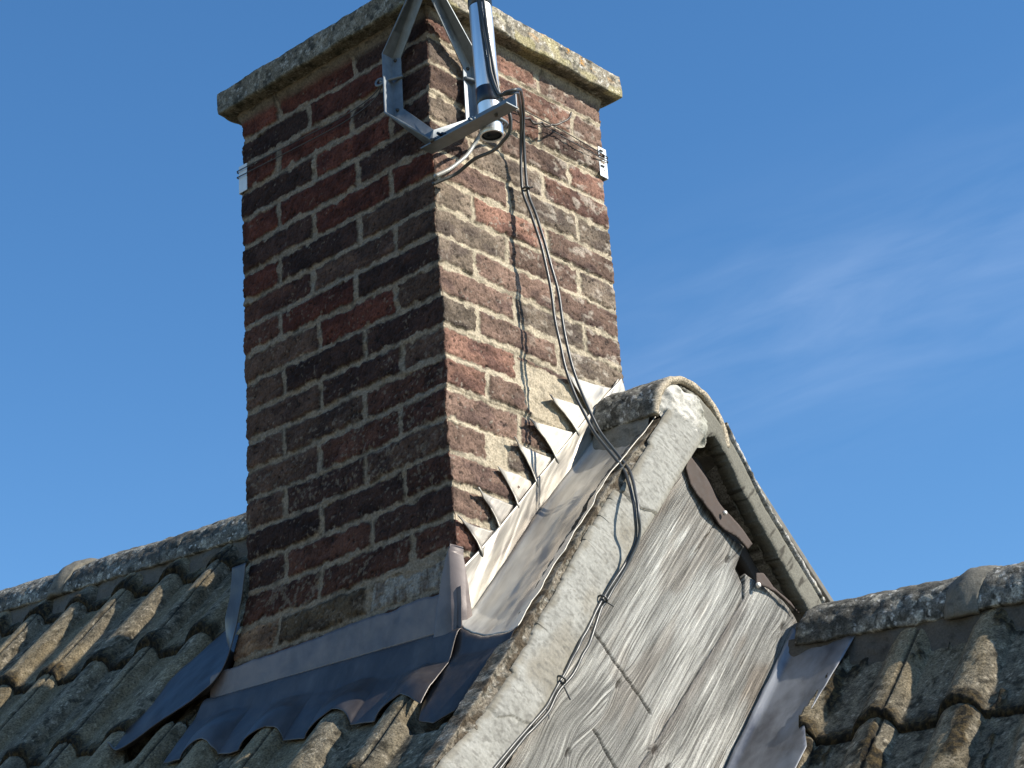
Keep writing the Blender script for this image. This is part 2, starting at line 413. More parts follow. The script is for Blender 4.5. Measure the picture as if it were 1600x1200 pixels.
    e = sst(.004, -.001, d)*sst(-.006, -.001, d)
    mc = lerp(mc, mc*.45, e*sst(.45, .6, vn(u*60, z*60, key, 27)))
    col = col*(1-.35*sst(.6, 1, rdg))[..., None]
    C = col*m[..., None]+mc*(1-m)[..., None]
    # mortar fillet under the cap, battered base
    top = sst(.415, .44, z+(fbm(u*30, z*10, key, 3, 28)-.5)*.012)
    h = h*(1-top)+(.002+.007*sst(.425, .455, z)+(fbm(u*50, z*50, key, 3, 29)-.5)*.006)*top
    C = lerp(C, mc*.62, top)
    return h, C
def build_shaft():
    us = .0024
    nL = int(CW/us); nR = int(CD/us); nb = 60
    z = np.arange(-1.25, .456, .0024)
    segs = []
    def face(f, width, n, p0, p1, nrm):
        u = np.linspace(0, width, n, endpoint=False)
        U, Z = np.meshgrid(u, z)
        h, C = brick_face(f, U, Z, width)
        edge = np.minimum(U, width-U)
        h = h-.004*(1-sst(0, .006, edge))*(.3+1.2*vn(Z*70, Z*9, 0, {'L': 1, 'R': 2, 'b': 3, 's': 4}[f]))
        return U, Z, h, C, np.array(p0, float), (np.array(p1, float)-np.array(p0))/width, np.array(nrm, float)
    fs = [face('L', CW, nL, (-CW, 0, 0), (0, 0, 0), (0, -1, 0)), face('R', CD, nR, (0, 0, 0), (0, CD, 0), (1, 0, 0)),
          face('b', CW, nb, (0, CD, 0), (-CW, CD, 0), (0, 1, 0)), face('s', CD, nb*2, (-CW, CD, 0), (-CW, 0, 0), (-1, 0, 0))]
    Ps, Cs = [], []
    for k, (U, Z, h, C, p0, d, n) in enumerate(fs):
        P = p0+U[..., None]*d+h[..., None]*n
        prev = fs[k-1]
        hp = prev[2][:, -1]                       # height of the previous face at this corner
        P[:, 0] = p0+h[:, :1]*n*1.0+hp[:, None]*prev[6]
        P[..., 2] = Z
        Ps.append(P); Cs.append(C)
    P = np.concatenate(Ps, 1); C = np.concatenate(Cs, 1)
    # the arris wanders a little course by course, and the whole stack leans by millimetres
    lean = (vn(P[..., 2]*6, 0, 0, 77)-.5)*.012+(vn(np.floor(-P[..., 2]/BH), 3, 0, 78)-.5)*.005
    P[..., 0] = P[..., 0]*(1+.088*sst(-.78, -1.02, P[..., 2])); P[..., 0] += lean; P[..., 1] += (vn(P[..., 2]*5, 4, 0, 79)-.5)*.008
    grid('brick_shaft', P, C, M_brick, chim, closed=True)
build_shaft()

def conc_cols(x, y, z, base=(.20, .19, .16), seed=0, lich=1.):
    c = np.asarray(base)*(.55+.9*fbm(x*25, y*25, z*25, 4, seed))[..., None]
    c = lerp(c, (.055, .052, .042), sst(.50, .68, fbm(x*60, y*60, z*60, 4, seed+1)))
    c = lerp(c, (.36, .34, .28), lich*sst(.60, .68, fbm(x*70, y*70, z*70, 3, seed+2))*.8)
    c = lerp(c, (.50, .48, .43), lich*sst(.70, .74, fbm(x*110+5, y*110, z*110, 2, seed+3)))
    return c
def build_cap():
    x0, x1, y0, y1 = -CW-.042, .045, -.045, CD+.034
    z0, z1 = .452, .515
    n = 190
    per = []
    for (a, b, nn) in (((x0, y0), (x1, y0), 230), ((x1, y0), (x1, y1), 230), ((x1, y1), (x0, y1), 60), ((x0, y1), (x0, y0), 60)):
        t = np.linspace(0, 1, nn, endpoint=False)[:, None]; per.append(np.array(a)*(1-t)+np.array(b)*t)
    per = np.concatenate(per); cx, cy = (x0+x1)/2, (y0+y1)/2
    # profile: inset (0 = outer edge) and height
    prof = [(-.30, z0)]+[(-.06+.004*i, z0) for i in range(14)]+[(-.001, z0+.002)]+[(0, z0+.004+i*.0031) for i in range(20)]+[(-.002, z1-.003), (-.007, z1)]+[(-.011-.006*i, z1+.0012*i) for i in range(12)]+[(-.30, z1+.03)]
    P = np.zeros((len(prof), len(per), 3))
    for k, (ins, z) in enumerate(prof):
        sx = 1+ins/((x1-x0)/2); sy = 1+ins/((y1-y0)/2)
        P[k, :, 0] = cx+(per[:, 0]-cx)*sx; P[k, :, 1] = cy+(per[:, 1]-cy)*sy; P[k, :, 2] = z
    x, y, z = P[..., 0].copy(), P[..., 1].copy(), P[..., 2].copy()
    dd = (fbm(x*40, y*40, z*40, 4, 50)-.5)*.007+(fbm(x*9, y*9, z*9, 2, 51)-.5)*.010
    nx = (x-cx)/((x1-x0)/2); ny = (y-cy)/((y1-y0)/2); mm = np.maximum(abs(nx), abs(ny))
    P[..., 0] += np.sign(nx)*dd*(abs(nx) > mm-.02); P[..., 1] += np.sign(ny)*dd*(abs(ny) > mm-.02)
    P[..., 2] += (fbm(x*30, y*30, z*9, 3, 52)-.5)*.008
    # chipped corner + drip lip
    C = conc_cols(x, y, z, (.175, .155, .12), 55, .55)
    C = lerp(C, (.06, .055, .03), (z < z0+.006)*.35)
    o = sst(.60, .66, fbm(x*30, y*30, z*55, 4, 60))*sst(z0+.025, z1-.01, z)*sst(.25, .45, y)*sst(.75, .4, abs(y-.36)+.3)
    C = lerp(C, (.42, .20, .03), o*.9)
    ye = sst(.52, .66, fbm(x*22, y*22, z*30, 3, 61))*sst(-.1, .0, x); C = lerp(C, (.27, .235, .11), ye*.5)
    C = np.where((x > .03)[..., None], C*1.5, C*.9)  # sunlit side of the slab lightened in the colour itself, the rest darkened
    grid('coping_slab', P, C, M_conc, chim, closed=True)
    # flaunching on top
    bm = bmesh.new()
    vs = []
    for (ins, zz) in ((.055, z1+.004), (.12, z1+.055), (.17, z1+.10)):
        ring = []
        for k in range(48):
            t = k/48*4; q = int(t); f = t-q
            cs = [(x0+ins, y0+ins), (x1-ins, y0+ins), (x1-ins, y1-ins), (x0+ins, y1-ins)]
            a, b = cs[q], cs[(q+1) % 4]
            ring.append(bm.verts.new((a[0]+(b[0]-a[0])*f+random.uniform(-.006, .006), a[1]+(b[1]-a[1])*f+random.uniform(-.006, .006), zz+random.uniform(-.005, .005))))
        vs.append(ring)
    for a, b in zip(vs, vs[1:]):
        for k in range(48): bm.faces.new((a[k], a[(k+1) % 48], b[(k+1) % 48], b[k]))
    bm.faces.new(vs[-1])
    bmobj('flaunching', bm, flat_mat('dark_flaunching', (.10, .095, .085), .95, 0, 80, .4, .6), chim, smooth=True)
    P = []
    for r_, zz in ((.0, .60), (.115, .60), (.118, .66), (.105, .70), (.098, .86), (.108, .87), (.108, .90), (.085, .90), (.085, .62)):
        an = np.arange(40)*2*np.pi/40; P.append(np.stack([-.33+r_*np.cos(an), .31+r_*np.sin(an), zz+0*an], -1))
    grid('chimney_pot', np.array(P), None, flat_mat('terracotta', (.30, .12, .06), .85, 0, 40, .3, .3), chim, closed=True)
build_cap()

# ================================================================== ROOFS
KX, KY = -.078, 1.177
def plane_up(x, y): return -1.10+KX*x+KY*y
def plane_lo(x, y): return -2.066+KX*x+KY*y
def roll_prof(x, x0, pitch=.205, hw=.055, hh=.043):
    q = (x-x0)/pitch; k = np.round(q); dx = (q-k)*pitch
    t = np.clip(1-(dx/hw)**2, 0, 1)
    return hh*t**.6, dx, k.astype(int)
def tiles(name, X0, X1, Y0, Y1, rollx, edge0, expo, plane, parent, seed, verge=False, step=.0042, bump_moss=.35, hide=None):
    xs = np.arange(X0, X1+step/2, step)
    # rows: each course from its lower edge upward; doubled row at the edge gives the upright front
    rows = []
    n0 = int(math.floor((Y0-edge0)/expo)); n1 = int(math.ceil((Y1-edge0)/expo))
    for n in range(n0, n1):
        ya = edge0+n*expo; f = np.concatenate([[0., .0], np.arange(.0, .03, .006)+.004, np.arange(.034, 1, step*.78/expo)])
        for fr in (0., .2, .4, .6, .8): rows.append((n, 0., fr))
        for k, ff in enumerate(f[1:]): rows.append((n, ff, -1.))
    rows = [q for q in rows if Y0-.001 <= edge0+q[0]*expo+q[1]*expo <= Y1]
    n = np.array([q[0] for q in rows]); f = np.array([q[1] for q in rows]); first = np.array([q[2] for q in rows])
    Xg, Fg = np.meshgrid(xs, f); Ng = np.broadcast_to(n[:, None], Xg.shape); Fr = np.broadcast_to(first.astype(float)[:, None], Xg.shape); Fi = Fr >= 0
    r, dx, k = roll_prof(Xg+(fbm(Xg*5, Ng*3., 0, 2, seed+80)-.5)*.006, rollx)
    if verge:
        fl = sst(.105, .125, Xg); r = r*(1-fl)+.012*fl
    tile = np.floor((k+Ng*0)/2.)                      # two rolls per tile
    tj = (_h(tile, Ng, Ng*0, seed)-.5)
    wob = (fbm(Xg*22, Ng*5., 0, 3, seed+1)-.5)*.016+tj*.010
    Y = edge0+Ng*expo+Fg*expo+wob*sst(.25, 0, Fg)
    th = .013+tj*.005
    up_ = th*(1-Fg)
    sink = .022+(.055*sst(-.005, .006, Xg)*sst(-.19, -.15, Y)+.045*sst(-.80, -.76, Xg)*sst(.01, -.01, Xg)*sst(-.13, -.10, Y)*sst(.03, 0, Y)+.045*inpoly(Xg, Y, [(-1.03, -.05), (-.93, .165), (-.66, .165), (-.66, -.02), (-.86, -.07), (-.96, -.105)]) if verge else 0)
    if hide is not None: sink = sink+.05*inpoly(Xg, Y, hide)
    z = plane(Xg, Y)+r*(1+.15*tj)+up_-sink
    # joint groove down one flank of every second roll
    g = (np.abs(dx-.020) < .004) & (k % 2 == 0); z = z-.006*g
    rough = (fbm(Xg*90, Y*90, 0, 4, seed+2)-.5)*.0038+(fbm(Xg*14, Y*14, 0, 2, seed+3)-.5)*.003
    z = z+rough
    # moss: along the lower edges and in the lee of the rolls
    me = sst(.12, .01, Fg+(fbm(Xg*40, Y*40, 3, 3, seed+4)-.5)*.12)
    mp = sst(.56, .66, fbm(Xg*26, Y*18, 5, 4, seed+5))*sst(-.02, .03, dx)*sst(.09, .05, np.abs(dx-.05))
    ms = np.clip(me*.9+mp*bump_moss, 0, 1)
    z = z+ms*(.002+.009*fbm(Xg*130, Y*130, 2, 3, seed+6))*np.where(Fi, .5, 1)
    low = Fi
    jit = (fbm(Xg*110, Ng*9., Fr*1.6, 3, seed+7)-.45)*.016
    zlow = plane(Xg, Y)+r-.006-sink
    z = np.where(low, zlow+(z-zlow)*Fr, z)
    Y = np.where(low, Y+.006*(1-Fr)-jit*np.sin(np.pi*np.clip(Fr, 0, 1))-.004, Y)
    ysl = Y+0
    c = conc_cols(Xg, ysl, z, (.175, .165, .14), seed+10, .6)
    c = lerp(c, (.27, .235, .165), sst(.45, .65, fbm(Xg*11, ysl*6, 1, 3, seed+14))*.55)
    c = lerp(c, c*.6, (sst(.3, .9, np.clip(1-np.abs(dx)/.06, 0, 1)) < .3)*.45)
    c = c*np.array((1.02, .91, .75))
    mc = lerp((.010, .008, .004), (.07, .047, .018), sst(.4, .65, fbm(Xg*150, ysl*150, z*150, 2, seed+12)))
    c = lerp(c, mc, ms*.95)
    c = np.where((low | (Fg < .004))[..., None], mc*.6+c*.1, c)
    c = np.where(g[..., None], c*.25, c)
    P = np.stack([Xg, Y, z], -1)
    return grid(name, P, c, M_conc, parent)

house = empty('tiled_house', (-1.5, 0, -4.6), 'nearer house with mossy rolled concrete roof tiles, half-round ridge and weathered boarded gable', 'house')
lower = empty('tiled_house', (1.6, .6, -4.6), 'lower adjoining house roof right of the gable with sandy mossy tiles', 'house')
tiles('tile_covering', -3.6, .196, -1.15, .475, -.03, .188, .243, plane_up, house, 100, verge=True)
tiles('tile_covering', .205, 2.6, -.2, .895, .535, .69, .243, plane_lo, lower, 300, bump_moss=1.3, hide=[(.19, .91), (.375, .89), (.355, .81), (.335, .71), (.37, .64), (.365, .5), (.32, .30), (.19, .26)])

def ridge_tile(x0, x1, top, parent, seed, yc, r=.125, a0=-82, a1=84, mat=M_conc, thick=.016, end_tan=False, rot=0):
    """half-round tile from x0 to x1; top(x) = height of its crown"""
    an = np.radians(np.linspace(a0, a1, 84)); nx = max(8, int((x1-x0)/.0045))
    xs = np.linspace(x0, x1, nx)
    Xg, Ag = np.meshgrid(xs, an)
    rr = r+(fbm(Xg*45, Ag*6, 0, 4, seed)-.5)*.009+(fbm(Xg*6, Ag*1.5, 0, 2, seed+1)-.5)*.010
    e = np.minimum(Xg-x0, x1-Xg); rr = rr-.004*sst(.006, 0, e)
    zc = top(Xg)-r
    P = np.stack([Xg, yc+rr*np.sin(Ag), zc+rr*np.cos(Ag)], -1)
    c = conc_cols(Xg, P[..., 1], P[..., 2], (.165, .155, .13), seed+3, 1.1)
    c = lerp(c, (.045, .043, .036), sst(.50, .62, fbm(Xg*9, Ag*3, 0, 3, seed+5))*.75)
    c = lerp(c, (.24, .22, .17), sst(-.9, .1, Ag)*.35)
    if end_tan:
        c = lerp(c, (.42, .36, .27), sst(x1-.010, x1-.003, Xg))
    o = grid('ridge_tile', P, c, mat, parent, flip=True)
    md = o.modifiers.new('Solidify', 'SOLIDIFY'); md.thickness = thick; md.offset = -1
    return o
def top_up(x): return -.404-.073*x
def top_lo(x): return -.896-.095*(x-.19)
YU, YL = .602, 1.02
for x0, x1, sd in ((-3.6, -2.56, 1), (-2.55, -2.035, 2), (-2.01, -1.485, 3), (-1.478, -.97, 4), (-.963, -.665, 5)):
    ridge_tile(x0, x1, lambda x, s=sd: top_up(x)+(.004 if s % 2 else -.002)-(.006 if s == 3 else 0), house, 400+sd*7, YU)
ridge_tile(.02, .205, top_up, house, 450, YU, end_tan=True, a1=92, a0=-86)
for x0, x1, sd in ((.235, .655, 1), (.700, 1.23, 2), (1.24, 1.77, 3), (1.78, 2.6, 4)):
    ridge_tile(x0, x1, lambda x, s=sd: top_lo(x)+(.004 if s == 2 else 0), lower, 500+sd*7, YL)

def mcols(x, y, z, base, seed):
    c = lerp(np.asarray(base)*.8, np.asarray(base)*1.2, fbm(x*30, y*30, z*30, 4, seed))
    return lerp(c, c*.45, sst(.62, .74, fbm(x*55, y*55, z*55, 3, seed+1))*.7)
def bedding(x0, x1, top, plane, yc, parent, seed, base=(.17, .155, .13)):
    """mortar bedding between the ridge tiles and the top course"""
    xs = np.arange(x0, x1, .006); v = np.linspace(0, 1, 24)
    X, V = np.meshgrid(xs, v)
    ztop = top(X)-.125+.125*math.cos(math.radians(72)); ytop = yc-.125*math.sin(math.radians(72))
    ybot = yc-.158; zbot = plane(X, ybot)-.04
    Y = ytop+(ybot-ytop)*V; Z = ztop+(zbot-ztop)*V
    b = (fbm(X*18, V*3, 0, 4, seed)-.5)*.022; Y = Y-b-.004; Z = Z-b*.2
    return grid('mortar_bedding', np.stack([X, Y, Z], -1), mcols(X, Y, Z, base, seed), M_mort, parent)
bedding(-3.6, -.665, top_up, plane_up, YU, house, 600, (.12, .105, .085))
bedding(.02, .192, top_up, plane_up, YU, house, 601, (.20, .19, .16))
bedding(.205, 2.6, top_lo, plane_lo, YL, lower, 602, (.095, .082, .066))
# mortar collars over ridge joints
def collar(x, top, yc, parent, seed, w=.03):
    an = np.radians(np.linspace(-84, 60, 40)); xs = np.linspace(x-w, x+w, 18)
    X, A = np.meshgrid(xs, an)
    X2 = X+(fbm(A*2, X*0, 0, 2, seed)-.5)*.03
    r = .125+.010*np.cos((X-x)/w*1.5)+(fbm(X*60, A*6, 0, 3, seed)-.5)*.008
    P = np.stack([X2, yc+r*np.sin(A), top(X)-.125+r*np.cos(A)], -1)
    grid('joint_mortar', P, mcols(X, A, A*0, (.15, .14, .115), seed), M_mort, parent, flip=True, thick=.02)
collar(-2.02, top_up, YU, house, 5); collar(.678, top_lo, YL, lower, 6, .036)

# rear slopes, walls
def slab(name, x0, x1, pts, th, mat, parent):
    bm = bmesh.new()
    (ya, za), (yb, zb) = pts
    a = [bm.verts.new((x, y, z)) for x in (x0, x1) for (y, z) in ((ya, za-KX*0), (yb, zb), (yb, zb-th), (ya, za-th))]
    for f in ((0, 1, 2, 3), (7, 6, 5, 4), (0, 4, 5, 1), (1, 5, 6, 2), (2, 6, 7, 3), (3, 7, 4, 0)): bm.faces.new([a[i] for i in f])
    return bmobj(name, bm, mat, parent, .003)
M_tile2 = flat_mat('rear_tile_concrete', (.16, .15, .13), .92, 0, 60, .5, .6)
slab('rear_roof', -3.6, .196, ((.66, -.445+.03), (1.75, -.445-.02-.95)), .022, M_tile2, house)
slab('rear_roof', .21, 2.6, ((1.06, -.98), (2.2, -1.95)), .03, M_tile2, lower)
bm = bmesh.new(); add_box(bm, (-3.5, -1.05, -4.6), (.10, 1.7, -2.35)); bmobj('wall', bm, M_plast, house)
bm = bmesh.new(); add_box(bm, (.25, -.05, -4.6), (2.5, 2.1, -2.3)); bmobj('wall', bm, M_plast, lower)

# ------------------------------------------------------------------ gable
XG = .200
def curve2(pts, t):
    pts = np.array(pts, float); d = np.r_[0, np.cumsum(np.hypot(*np.diff(pts, axis=0).T))]; d /= d[-1]
    return np.stack([np.interp(t, d, pts[:, 0]), np.interp(t, d, pts[:, 1])], -1)
# front verge: long fillet of lime-bloomed mortar
outer = [(.535, -.500), (.510, -.512), (.440, -.592), (.373, -.668), (.262, -.800), (.110, -1.000), (.032, -1.096), (-.015, -1.172), (-.100, -1.262), (-.195, -1.368), (-.278, -1.436), (-.90, -2.15)]
inner = [(.640, -.545), (.500, -.706), (.342, -.893), (.206, -1.057), (.110, -1.172), (.024, -1.279), (-.100, -1.413), (-.80, -2.25)]
t = np.linspace(0, 1, 620); w_ = np.linspace(0, 1, 60)
O = curve2(outer, t); I = curve2(inner, t)
Tt, Wg = np.meshgrid(t, w_, indexing='ij')
O = O+((fbm(t*150, 0*t, 0, 4, 61)-.5)*.020)[:, None]*np.array((.6, .5))
sg = np.floor(t*2.1/.155+(fbm(t*20, 0*t, 0, 2, 59)-.5)*.6); O = O+((_h(sg, sg*0, sg*0, 15)-.5)*.022)[:, None]*np.array((.82, -.58))
A3 = O[:, None, :]*(1-Wg[..., None])+I[:, None, :]*Wg[..., None]
Ln = Tt*2.1
bul = .011*np.sin(np.pi*np.clip(Wg, 0, 1))**.28
bul = bul+(fbm(Ln*12, Wg*1.4, 0, 3, 62)-.5)*.007+(fbm(Ln*130, Wg*5, 0, 3, 63)-.5)*.0014
stepn = np.floor(Ln/.17+.25*Wg+(fbm(Ln*9, Wg*2, 0, 2, 60)-.5)*.5); bul = bul+(_h(stepn, stepn*0, stepn*0, 5)-.5)*.010
ck = np.abs((Ln/.17+.25*Wg+(fbm(Ln*9, Wg*2, 0, 2, 60)-.5)*.5)-np.round(Ln/.17+.25*Wg+(fbm(Ln*9, Wg*2, 0, 2, 60)-.5)*.5))
bul = bul+(fbm(Ln*300, Wg*1.5, 0, 2, 68)-.5)*.0016
X = XG+.004+bul-.016*(Wg > .985)
P = np.stack([X, A3[..., 0], A3[..., 1]], -1)
c = lerp((.19, .185, .165), (.41, .405, .37), fbm(Ln*34, Wg*5, 0, 5, 64)*.7+.3*fbm(Ln*260, Wg*20, 0, 2, 69))
c = lerp(c, (.20, .17, .12), sst(.50, .72, fbm(Ln*7, Wg*1.5, 0, 4, 70))*.5)
c = lerp(c, (.14, .135, .12), sst(.54, .70, fbm(Ln*220, Wg*10, 0, 3, 65))*.6)
c = lerp(c, (.16, .15, .13), sst(.012, .0, ck)*.7)
c = lerp(c, (.26, .24, .19), sst(.80, 1, Wg)*.6)
c = lerp(c, (.20, .18, .14), sst(.16, .0, Wg+(fbm(Ln*50, Wg, 0, 3, 66)-.5)*.2)*.8)
grid('verge_mortar', P, c, M_bloom, house, flip=True)
# strip of tile edge and bedding between the gutter and the mortar
outT = [(.505, -.490), (.500, -.535), (.437, -.630), (.406, -.674), (.373, -.709), (.310, -.770), (.276, -.800), (.220, -.812), (.140, -.905), (.070, -1.000), (-.010, -1.085), (-.060, -1.150), (-.150, -1.262), (-.235, -1.352), (-.32, -1.45)]
leadedge = [(.530, -.505), (.483, -.543), (.356, -.673), (.306, -.724), (.251, -.787), (.225, -.823), (.129, -.938), (.046, -1.043), (-.038, -1.138), (-.20, -1.330), (-.34, -1.49)]
ts = np.linspace(0, 1, 420); T1 = curve2(leadedge, ts); T0 = curve2([(.545, -.515), (.525, -.535), (.455, -.610), (.385, -.690), (.270, -.820), (.118, -1.020), (.04, -1.116), (-.01, -1.190), (-.10, -1.285), (-.20, -1.392), (-.31, -1.50)], ts)
w2 = np.linspace(0, 1, 26); Tt2, W2 = np.meshgrid(ts, w2, indexing='ij')
back_ = T1+np.array((.0, -.012))
Xs = np.where(W2 < .3, .160+.045*W2/.3, .205+.004*np.sin(W2*9))+(fbm(Tt2*90, W2*4, 0, 3, 71)-.5)*.008
Wy = np.clip((W2-.3)/.7, 0, 1)[..., None]
A2 = T1[:, None, :]*(1-Wy)+T0[:, None, :]*Wy
Zs = A2[..., 1]+(fbm(Tt2*80, W2*5, 0, 4, 72)-.5)*.006
P = np.stack([Xs, A2[..., 0], Zs], -1)
c = conc_cols(Xs, A2[..., 0]*1.5, Zs*1.5, (.18, .155, .12), 73, .4); c = lerp(c, (.05, .035, .02), sst(.50, .60, fbm(Tt2*60, W2*3, 0, 4, 75))*.8)
grid('verge_tile_edge', P, c, M_conc, house, flip=True)
# mortar closing the end of the ridge
def fm_end(u, v, d):
    x = XG-.004+.020*sst(0, .03, d)+(fbm(u*50, v*50, 0, 4, 81)-.5)*.018+(fbm(u*120, v*120, 0, 3, 82)-.5)*.006
    return x, u, v
endp = [(.505, -.545), (.492, -.50), (.500, -.455), (.530, -.425), (.575, -.412-.012), (.620, -.425), (.655, -.45), (.675, -.50), (.66, -.56), (.600, -.575), (.55, -.555)]
patch('end_mortar', dens(endp, .006, .004, 1), .003, fm_end, M_mort, house,
      colf=lambda u, v, d: lerp(lerp((.36, .34, .30), (.62, .61, .56), fbm(u*60, v*60, 0, 4, 83)), (.24, .24, .19), sst(.60, .64, u)*.6))
# rear verge: mortar strip, thin tile edge above it
strip = [(.585, -.432), (.640, -.438), (.735, -.500), (.800, -.585), (.857, -.664), (.950, -.757), (1.052, -.862), (1.048, -.905), (.990, -.896), (.940, -.838), (.860, -.745), (.775, -.645), (.726, -.570), (.690, -.530), (.655, -.540), (.61, -.50)]
patch('verge_mortar', dens(strip, .008, .003, 2), .004, lambda u, v, d: (XG+.006+.004*sst(0, .01, d)+(fbm(u*30, v*30, 0, 4, 84)-.5)*.004, u, v), M_mort, house, thick=.05,
      colf=lambda u, v, d: lerp(lerp((.135, .128, .105), (.185, .178, .148), fbm(u*20, v*20, 0, 4, 85)), (.06, .055, .045), sst(.66, .74, fbm((u+v)*14, (u-v)*60, 0, 3, 86))))
tt = np.linspace(0, 1, 160); E1 = curve2([(.735, -.486), (.800, -.571), (.860, -.650), (.953, -.745), (1.060, -.858)], tt)
pr = [(-.12, .003), (-.02, .004), (.010, .005), (.013, .001), (.011, -.004), (-.02, -.004)]
P = np.zeros((160, len(pr), 3))
for k, (dx_, dz_) in enumerate(pr):
    P[:, k, 0] = XG+dx_+(fbm(tt*40, 0*tt, k, 3, 87)-.5)*.006; P[:, k, 1] = E1[:, 0]+dz_*.6; P[:, k, 2] = E1[:, 1]+dz_+(fbm(tt*50, 0*tt, 4, 3, 88)-.5)*.006
x_, y_, z_ = P[..., 0], P[..., 1], P[..., 2]
grid('verge_tile_edge', P, conc_cols(x_, y_, z_, (.40, .39, .37), 89), M_conc, house, closed=True)
# recess under the rear slope
bm = bmesh.new(); add_box(bm, (.02, .50, -2.0), (.04, 1.06, -.50)); 
for v in bm.verts:
    if v.co.z > -1: v.co.z = -.56 if v.co.y < .7 else -.96
bmobj('soffit_board', bm, M_soff, house)
rb = [(.655, -.560), (.70, -.565), (.775, -.66), (.87, -.77), (.985, -.905), (.965, -.93), (.85, -.80), (.76, -.70)]
patch('rafter', dens(rb, .02, .0015, 4), .006, lambda u, v, d: (XG-.055+0*u, u, v), M_soff, house, thick=.03)

# weathered boards. grain runs along GD in the (Y,Z) plane
GD = np.array((.655, .755)); GD /= np.linalg.norm(GD); GN = np.array((GD[1], -GD[0]))
KNOTS = [(.500, -.706), (.289, -1.187), (.382, -1.316), (.904, -.945), (.726, -.816), (.42, -1.35), (.11, -1.36)]
def wood(seed):
    def g(u, v):
        s = u*GD[0]+v*GD[1]; q = u*GN[0]+v*GN[1]
        q = q+(fbm(s*2.5, q*4, 0, 3, seed)-.5)*.010+(fbm(s*18, q*30, 0, 2, seed+5)-.5)*.0022
        for (ky, kz) in KNOTS:
            ks, kq = ky*GD[0]+kz*GD[1], ky*GN[0]+kz*GN[1]
            dd = np.hypot((s-ks)/1.9, q-kq); q = q+.012*np.sign(q-kq+1e-9)*np.exp(-(dd/.028)**2)
        # big swirl low down near the cable
        dd = np.hypot((s-(.12*GD[0]-1.33*GD[1])), q-(.12*GN[0]+1.33*GD[0])+.0); q = q+.022*np.exp(-(dd/.09)**2)
        rg = fbm(q*250, s*3.2, 0, 3, seed+1, .6); rg2 = fbm(q*620, s*16, 0, 3, seed+2, .6)
        big = fbm(q*38, s*5, 0, 3, seed+3)
        return s, q, rg, rg2, big
    return g
def board(name, poly, seed, x_off, jit, warm=0., cracks=()):
    g = wood(seed)
    def ckd(u, v):
        r = np.zeros(u.shape)
        for (a, b, wd) in cracks:
            dd, _, _ = segdist(u+(fbm(u*80, v*80, 0, 2, 5)-.5)*.006, v, [a, b], False); r = np.maximum(r, sst(wd, wd*.3, dd))
        return r
    def kn(u, v):
        r = np.zeros(u.shape)
        for (ky, kz) in KNOTS:
            a = (u-ky)*GD[0]+(v-kz)*GD[1]; b = (u-ky)*GN[0]+(v-kz)*GN[1]
            r = np.maximum(r, sst(1, .5, np.hypot(a/.017, b/.008)))
        return r
    def fm(u, v, d):
        s, q, rg, rg2, big = g(u, v)
        h = (big-.5)*.006-.007*ckd(u, v)-.005*kn(u, v)-.002*sst(.004, 0, d)
        return XG+x_off+h, u, v
    def cf(u, v, d):
        s, q, rg, rg2, big = g(u, v)
        c = np.broadcast_to(np.array((.50, .49, .45)), u.shape+(3,))
        pw = sst(.38, .68, fbm(q*16, s*3.2, 0, 4, seed+7)); c = lerp(c*.66, c*1.1, pw)
        c = lerp(c, (.20, .155, .115), sst(.56, .75, fbm(q*22, s*6, 4, 3, seed+8))*(.35+warm))
        c = lerp(c, (.030, .024, .020), np.maximum(ckd(u, v)*.9, kn(u, v)*.75))
        c = lerp(c, (.15, .11, .085), sst(.035, .0, d+(fbm(u*30, v*30, 0, 3, 9)-.5)*.02)*.35)
        return c
    o = patch(name, dens(poly, .007, jit, seed), .0034, fm, M_wood, house, thick=.022, colf=cf)
    co = np.zeros(len(o.data.vertices)*3); o.data.vertices.foreach_get('co', co); co = co.reshape(-1, 3)
    s_, q_ = g(co[:, 1], co[:, 2])[:2]
    gr = np.ones((len(co), 4), np.float32); gr[:, 0] = q_; gr[:, 1] = s_; gr[:, 2] = seed*.37
    o.data.color_attributes.new('Grain', 'FLOAT_COLOR', 'POINT').data.foreach_set('color', gr.ravel())
    return o
bL = [(.640, -.600), (.645, -.640), (.690, -.735), (.735, -.752), (.800, -.768), (.752, -.834), (.770, -.862), (.820, -.885), (.345, -1.372), (-.22, -1.95), (-.62, -2.0), (-.10, -1.45), (.02, -1.31), (.20, -1.085), (.33, -.935), (.49, -.74), (.60, -.612)]
bR = [(.775, -.842), (.800, -.848), (.850, -.858), (.915, -.878), (.955, -.905), (.973, -.935), (.963, -.975), (.90, -1.065), (.800, -1.180), (.682, -1.314), (.10, -1.95), (-.20, -1.95), (.295, -1.395), (.55, -1.13), (.765, -.905)]
board('gable_board', bL, 700, -.020, .0012, cracks=(((.212, -1.079), (.392, -1.235), .0035), ((.690, -.740), (.600, -.826), .0022), ((.20, -1.30), (.28, -1.40), .004)))
board('gable_board', bR, 720, -.011, .0020, .25)
